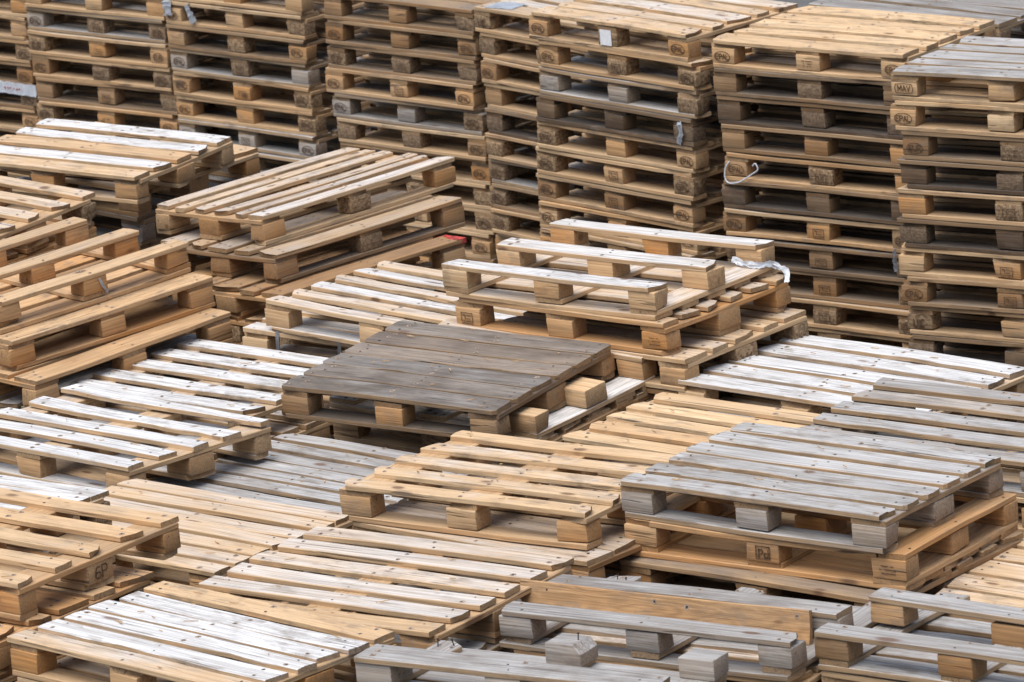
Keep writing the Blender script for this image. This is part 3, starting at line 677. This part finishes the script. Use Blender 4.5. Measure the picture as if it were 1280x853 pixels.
# nails that stand up where skids have come off
def nails(idx, spots):
    for x, y, z in spots:
        bm = bmesh.new(); bmesh.ops.create_cone(bm, segments=6, radius1=.0022, radius2=.0022, depth=.032, cap_ends=True)
        bmesh.ops.create_cone(bm, segments=7, radius1=.0045, radius2=.0045, depth=.003, cap_ends=True, matrix=Matrix.Translation((0, 0, .016)))
        link('nail', finish(bm, 'nail', [NAIL]), idx[1], (x, y, z + .012), (random.uniform(-.4, .4), random.uniform(-.4, .4), 0))
LA, WA = POSE['AA'][6], POSE['AA'][7]
nails(saa[0], [(-LA / 2 + .05, WA / 2 - .07, .046), (-LA / 2 + .1, WA / 2 - .05, .046), (.03, WA / 2 - .06, .12)])
nails(sx_[0], [(-.54, .28, .046), (-.49, .26, .046)])
nails(sy_[0], [(-.53, .01, .046), (-.49, -.02, .046), (-.5, .02, .13)])
# film, strips, string, labels
fl = film(s0[4], [(.02, -.41, .125), (.3, -.408, .128), (.62, -.41, .125)], .075, 3, 'white film with red print hanging over a pallet edge at far left', rough=.003, mat=FILM)
bm = bmesh.new(); r_ = random.Random(2)
for x in (-.50, -.47, -.44, -.40, -.27, -.245, -.22, -.19, -.17, -.14):
    for _ in range(2): stroke(bm, [(x + r_.uniform(-.01, .01), r_.uniform(-.006, .008)), (x + r_.uniform(0, .018), r_.uniform(-.006, .01))], .006, .001)
link('print', finish(bm, 'print', [RED]), fl, (0, -.016, 0))
film(s2[1], [(-.56, -.36, .148), (-.56, -.405, .14), (-.55, -.41, .06)], .07, 5, 'wisp of clear film hanging at the stack corner, upper left')
film(s2[1], [(-.40, -.36, .148), (-.39, -.405, .13), (-.33, -.41, .03)], .05, 6, 'pointed scrap of clear film hanging between two blocks, upper left')
film(sd_[3], [(.52, -.41, .125), (.53, -.412, .06), (.50, -.408, .01)], .03, 8, 'white film strip stuck down a dark corner block of the EPAL stack')
film(sf_[6], [(-.605, -.40, .13), (-.612, -.39, .08), (-.61, -.38, .02)], .035, 9, 'white film scrap between the fresh-topped and the MAV-marked stacks', nrm=(-1, 0, 0))
WH = POSE['H'][7]
me = ribbon('plastic_wrap', [(.44, WH / 2 - .10, .07), (.52, WH / 2 - .115, .06), (.60, WH / 2 - .11, .06), (.615, WH / 2 - .04, .05), (.625, WH / 2 - .02, .035), (.70, WH / 2 - .05, .03), (.73, WH / 2 - .09, -.01)], .027, FILM, 12, (.3, -.9, .3), .007)
me, M2 = local(me, sh_[0][0], (.6, WH / 2 - .1, .03)); put('plastic_wrap', me, M2, 'knotted white plastic wrap round the corner block of the pale upturned pallet', 'plastic wrap')
film(sk_[0], [(.02, -POSE['K'][7] / 2 - .004, .11), (.045, -POSE['K'][7] / 2 - .006, .06), (.065, -POSE['K'][7] / 2 - .004, .035)], .014, 14, 'white strip stuck on a block of the three-skid orange pallet', rough=.003)
me = cord('white_string', [(-.56, -.405, .10), (-.585, -.412, .06), (-.582, -.42, .01), (-.555, -.42, -.01), (-.50, -.42, .0), (-.45, -.42, .025), (-.42, -.41, .045), (-.385, -.405, .07), (-.40, -.402, .10), (-.42, -.40, .085)], .0038, FILM)
me, M2 = local(me, sc_[4][0], (-.5, -.41, .0)); put('white_string', me, M2, 'white string looped over a block of the fresh-topped back stack', 'string')
# sheet lying on the UIC pallet
bm = bmesh.new(); bmesh.ops.create_grid(bm, x_segments=10, y_segments=8, size=.5)
r_ = random.Random(4)
for v in bm.verts: v.co = Vector((v.co.x * .2, v.co.y * .15, .004 + abs(r_.gauss(0, .002))))
bmesh.ops.solidify(bm, geom=bm.faces[:], thickness=.001)
put('film_sheet', finish(bm, 'film_sheet', [OLDFILM]), s4[0][0] @ Matrix.Translation((-.42, -.30, .145)) @ Matrix.Rotation(.25, 4, 'Z'), 'small blue-white sheet lying on the UIC-marked pallet', 'sheet')
# paper label on the middle block of the EPAL stack's top pallet
bm = bmesh.new(); bmesh.ops.create_cube(bm, size=1)
for v in bm.verts: v.co = Vector((v.co.x * .085, v.co.y * .0012, v.co.z * .082))
lb = link('paper_label', finish(bm, 'paper_label', [PAPER]), sd_[0][1], (-.005, -.4015, .066)); lb['label'] = 'white paper label with faint pencil marks'
# steel straps round the edge boards of the jutting pale pallet
WB, LB = POSE['AB'][7], POSE['AB'][6]
for x in (-LB / 2 + .17, -LB / 2 + .52):
    bm = bmesh.new(); prof = [(-WB / 2 + .13, .1465), (-WB / 2 - .003, .1475), (-WB / 2 - .0035, .06), (-WB / 2 - .003, -.003), (-WB / 2 + .13, -.003)]
    vs = [[bm.verts.new((sx, y, z)) for sx in (-.009, .009)] for y, z in prof]
    for a, b in zip(vs, vs[1:]): bm.faces.new((a[0], a[1], b[1], b[0]))
    bmesh.ops.recalc_face_normals(bm, faces=bm.faces[:]); bmesh.ops.solidify(bm, geom=bm.faces[:], thickness=.0012)
    link('steel_strap', finish(bm, 'steel_strap', [STEEL]), sac[1][1], (x, 0, 0), (0, 0, random.uniform(-.1, .1)))
# red paint on the end of the third pallet in the corner pile
bm = bmesh.new(); bmesh.ops.create_cube(bm, size=1)
WG, LG = POSE['G3'][7], POSE['G3'][6]
for v in bm.verts: v.co = Vector((v.co.x * .06, v.co.y * .148, v.co.z * .0245))
rp = link('red_paint', finish(bm, 'red_paint', [RED]), sg_[2][1], (LG / 2 - .026, -WG / 2 + .0725, .133)); rp['label'] = 'red-painted board end'

# ---- splinters and chips of wood caught on the decks: too many and small to count
bm = bmesh.new(); rq = random.Random(21)
for nm, cnt_ in (('A', 10), ('N', 12), ('O', 14), ('P', 12), ('T', 10), ('U', 8), ('V', 8), ('Wp', 8), ('E', 8), ('Ef', 10), ('B', 14), ('AD', 8), ('M', 8), ('C', 5), ('D', 5), ('F', 5), ('G', 6), ('I', 6), ('AC', 6)):
    M = base_matrix(POSE[nm]); L, W = POSE[nm][6], POSE[nm][7]
    lanes = {'N': 7, 'AD': 7, 'A': 6, 'B': 6, 'O': 6, 'P': 6, 'AC': 6}.get(nm, 5)
    for _ in range(cnt_):
        if nm in ('C', 'D', 'F'): y = rq.choice((-.3275, 0, .3275))
        elif nm == 'G': y = -W / 2 + .05
        else: y = -W / 2 + .05 + (W - .1) * rq.randrange(lanes) / (lanes - 1)
        c = Vector((rq.uniform(-.45, .45) * L, y + rq.uniform(-.03, .03), .1515)); a = rq.gauss(0, .5); l = rq.uniform(.012, .055); wd = rq.uniform(.002, .006)
        d = Vector((math.cos(a), math.sin(a), rq.uniform(-.03, .06))) * l / 2; n = Vector((-math.sin(a), math.cos(a), 0)) * wd / 2
        p = [c - d, c + n * .9 - d * .2, c + d, c - n]
        lo = [bm.verts.new(M @ q_) for q_ in p]; hi = [bm.verts.new(M @ (q_ + Vector((0, 0, .003)))) for q_ in p]
        bm.faces.new(hi); bm.faces.new(lo[::-1])
        for k in range(4): bm.faces.new((lo[k], lo[(k + 1) % 4], hi[(k + 1) % 4], hi[k]))
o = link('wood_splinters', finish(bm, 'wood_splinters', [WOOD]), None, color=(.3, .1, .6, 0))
tag(o, 'splinters and chips of wood lying on the pallet boards', 'splinters', None, 'stuff')

# ------------------------------------------------------------------ ground
bm = bmesh.new(); bmesh.ops.create_grid(bm, x_segments=2, y_segments=2, size=400)
o = link('ground', finish(bm, 'ground', [CONCRETE])); tag(o, 'grey concrete ground of the pallet yard', 'ground', None, 'structure')

# ------------------------------------------------------------------ light and air
w = bpy.data.worlds.new('World'); scene.world = w; w.use_nodes = True
nt = w.node_tree; nt.nodes.clear()
so = nt.nodes.new('ShaderNodeOutputWorld'); bg = nt.nodes.new('ShaderNodeBackground'); sky = nt.nodes.new('ShaderNodeTexSky')
sky.sky_type = 'NISHITA'; sky.sun_disc = False
SUN_EL, SUN_AZ = math.radians(70), math.radians(222)      # azimuth from +y (away from the camera), clockwise
sky.sun_elevation = SUN_EL; sky.sun_rotation = SUN_AZ
sky.air_density = 1.0; sky.dust_density = 2.0; sky.ozone_density = 1.0
ds = nt.nodes.new('ShaderNodeHueSaturation'); ds.inputs['Saturation'].default_value = 0.62     # thin cloud takes most of the blue out
nt.links.new(sky.outputs[0], ds.inputs['Color']); 
# an overcast dome is about three times as bright overhead as at the horizon
tcw = nt.nodes.new('ShaderNodeTexCoord'); sz = nt.nodes.new('ShaderNodeSeparateXYZ'); nt.links.new(tcw.outputs['Generated'], sz.inputs[0])
gw_ = NG(nt); zen = gw_.math('MULTIPLY_ADD', gw_.math('MAXIMUM', sz.outputs[2], 0.0), 0.78, 0.36)
nt.links.new(gw_.vmath('MULTIPLY', ds.outputs[0], gw_.vmath('MULTIPLY', (0.95, 0.995, 1.06), zen)), bg.inputs[0]); bg.inputs[1].default_value = 0.1
nt.links.new(bg.outputs[0], so.inputs[0])
sl = bpy.data.lights.new('overcast_sun', 'SUN'); sl.energy = 1.5; sl.angle = math.radians(55); sl.color = (1, .985, .96)
so_ = bpy.data.objects.new('overcast_sun', sl); COL.objects.link(so_)
sd = Vector((math.sin(SUN_AZ) * math.cos(SUN_EL), math.cos(SUN_AZ) * math.cos(SUN_EL), math.sin(SUN_EL)))
so_.rotation_euler = sd.to_track_quat('Z', 'Y').to_euler(); so_.location = sd * 40 + Vector((0, 25, 0))

# ------------------------------------------------------------------ camera
F_PX, PITCH, ROLL = 7411.157, 0.261275, -0.086746
cp, sp_, cr, sr = math.cos(PITCH), math.sin(PITCH), math.cos(ROLL), math.sin(ROLL)
fwd = Vector((0, cp, -sp_)); upv = Vector((0, sp_, cp)); rt = Vector((1, 0, 0))
rx, ux = rt * cr + upv * sr, -rt * sr + upv * cr
cam = bpy.data.cameras.new('camera'); co = bpy.data.objects.new('camera', cam); COL.objects.link(co)
co.matrix_world = Matrix(((rx.x, ux.x, -fwd.x, 0), (rx.y, ux.y, -fwd.y, 0), (rx.z, ux.z, -fwd.z, CAM_Z), (0, 0, 0, 1)))
cam.sensor_width = 36; cam.sensor_fit = 'HORIZONTAL'; cam.lens = F_PX * 36 / 1280
cam.clip_start = 0.5; cam.clip_end = 1500
cam.dof.use_dof = True; cam.dof.focus_distance = 24.0; cam.dof.aperture_fstop = 11
scene.camera = co
scene.view_settings.view_transform = 'Standard'; scene.view_settings.look = 'None'
scene.view_settings.gamma = 1.0; scene.view_settings.use_curve_mapping = False
scene.view_settings.exposure = 1.3
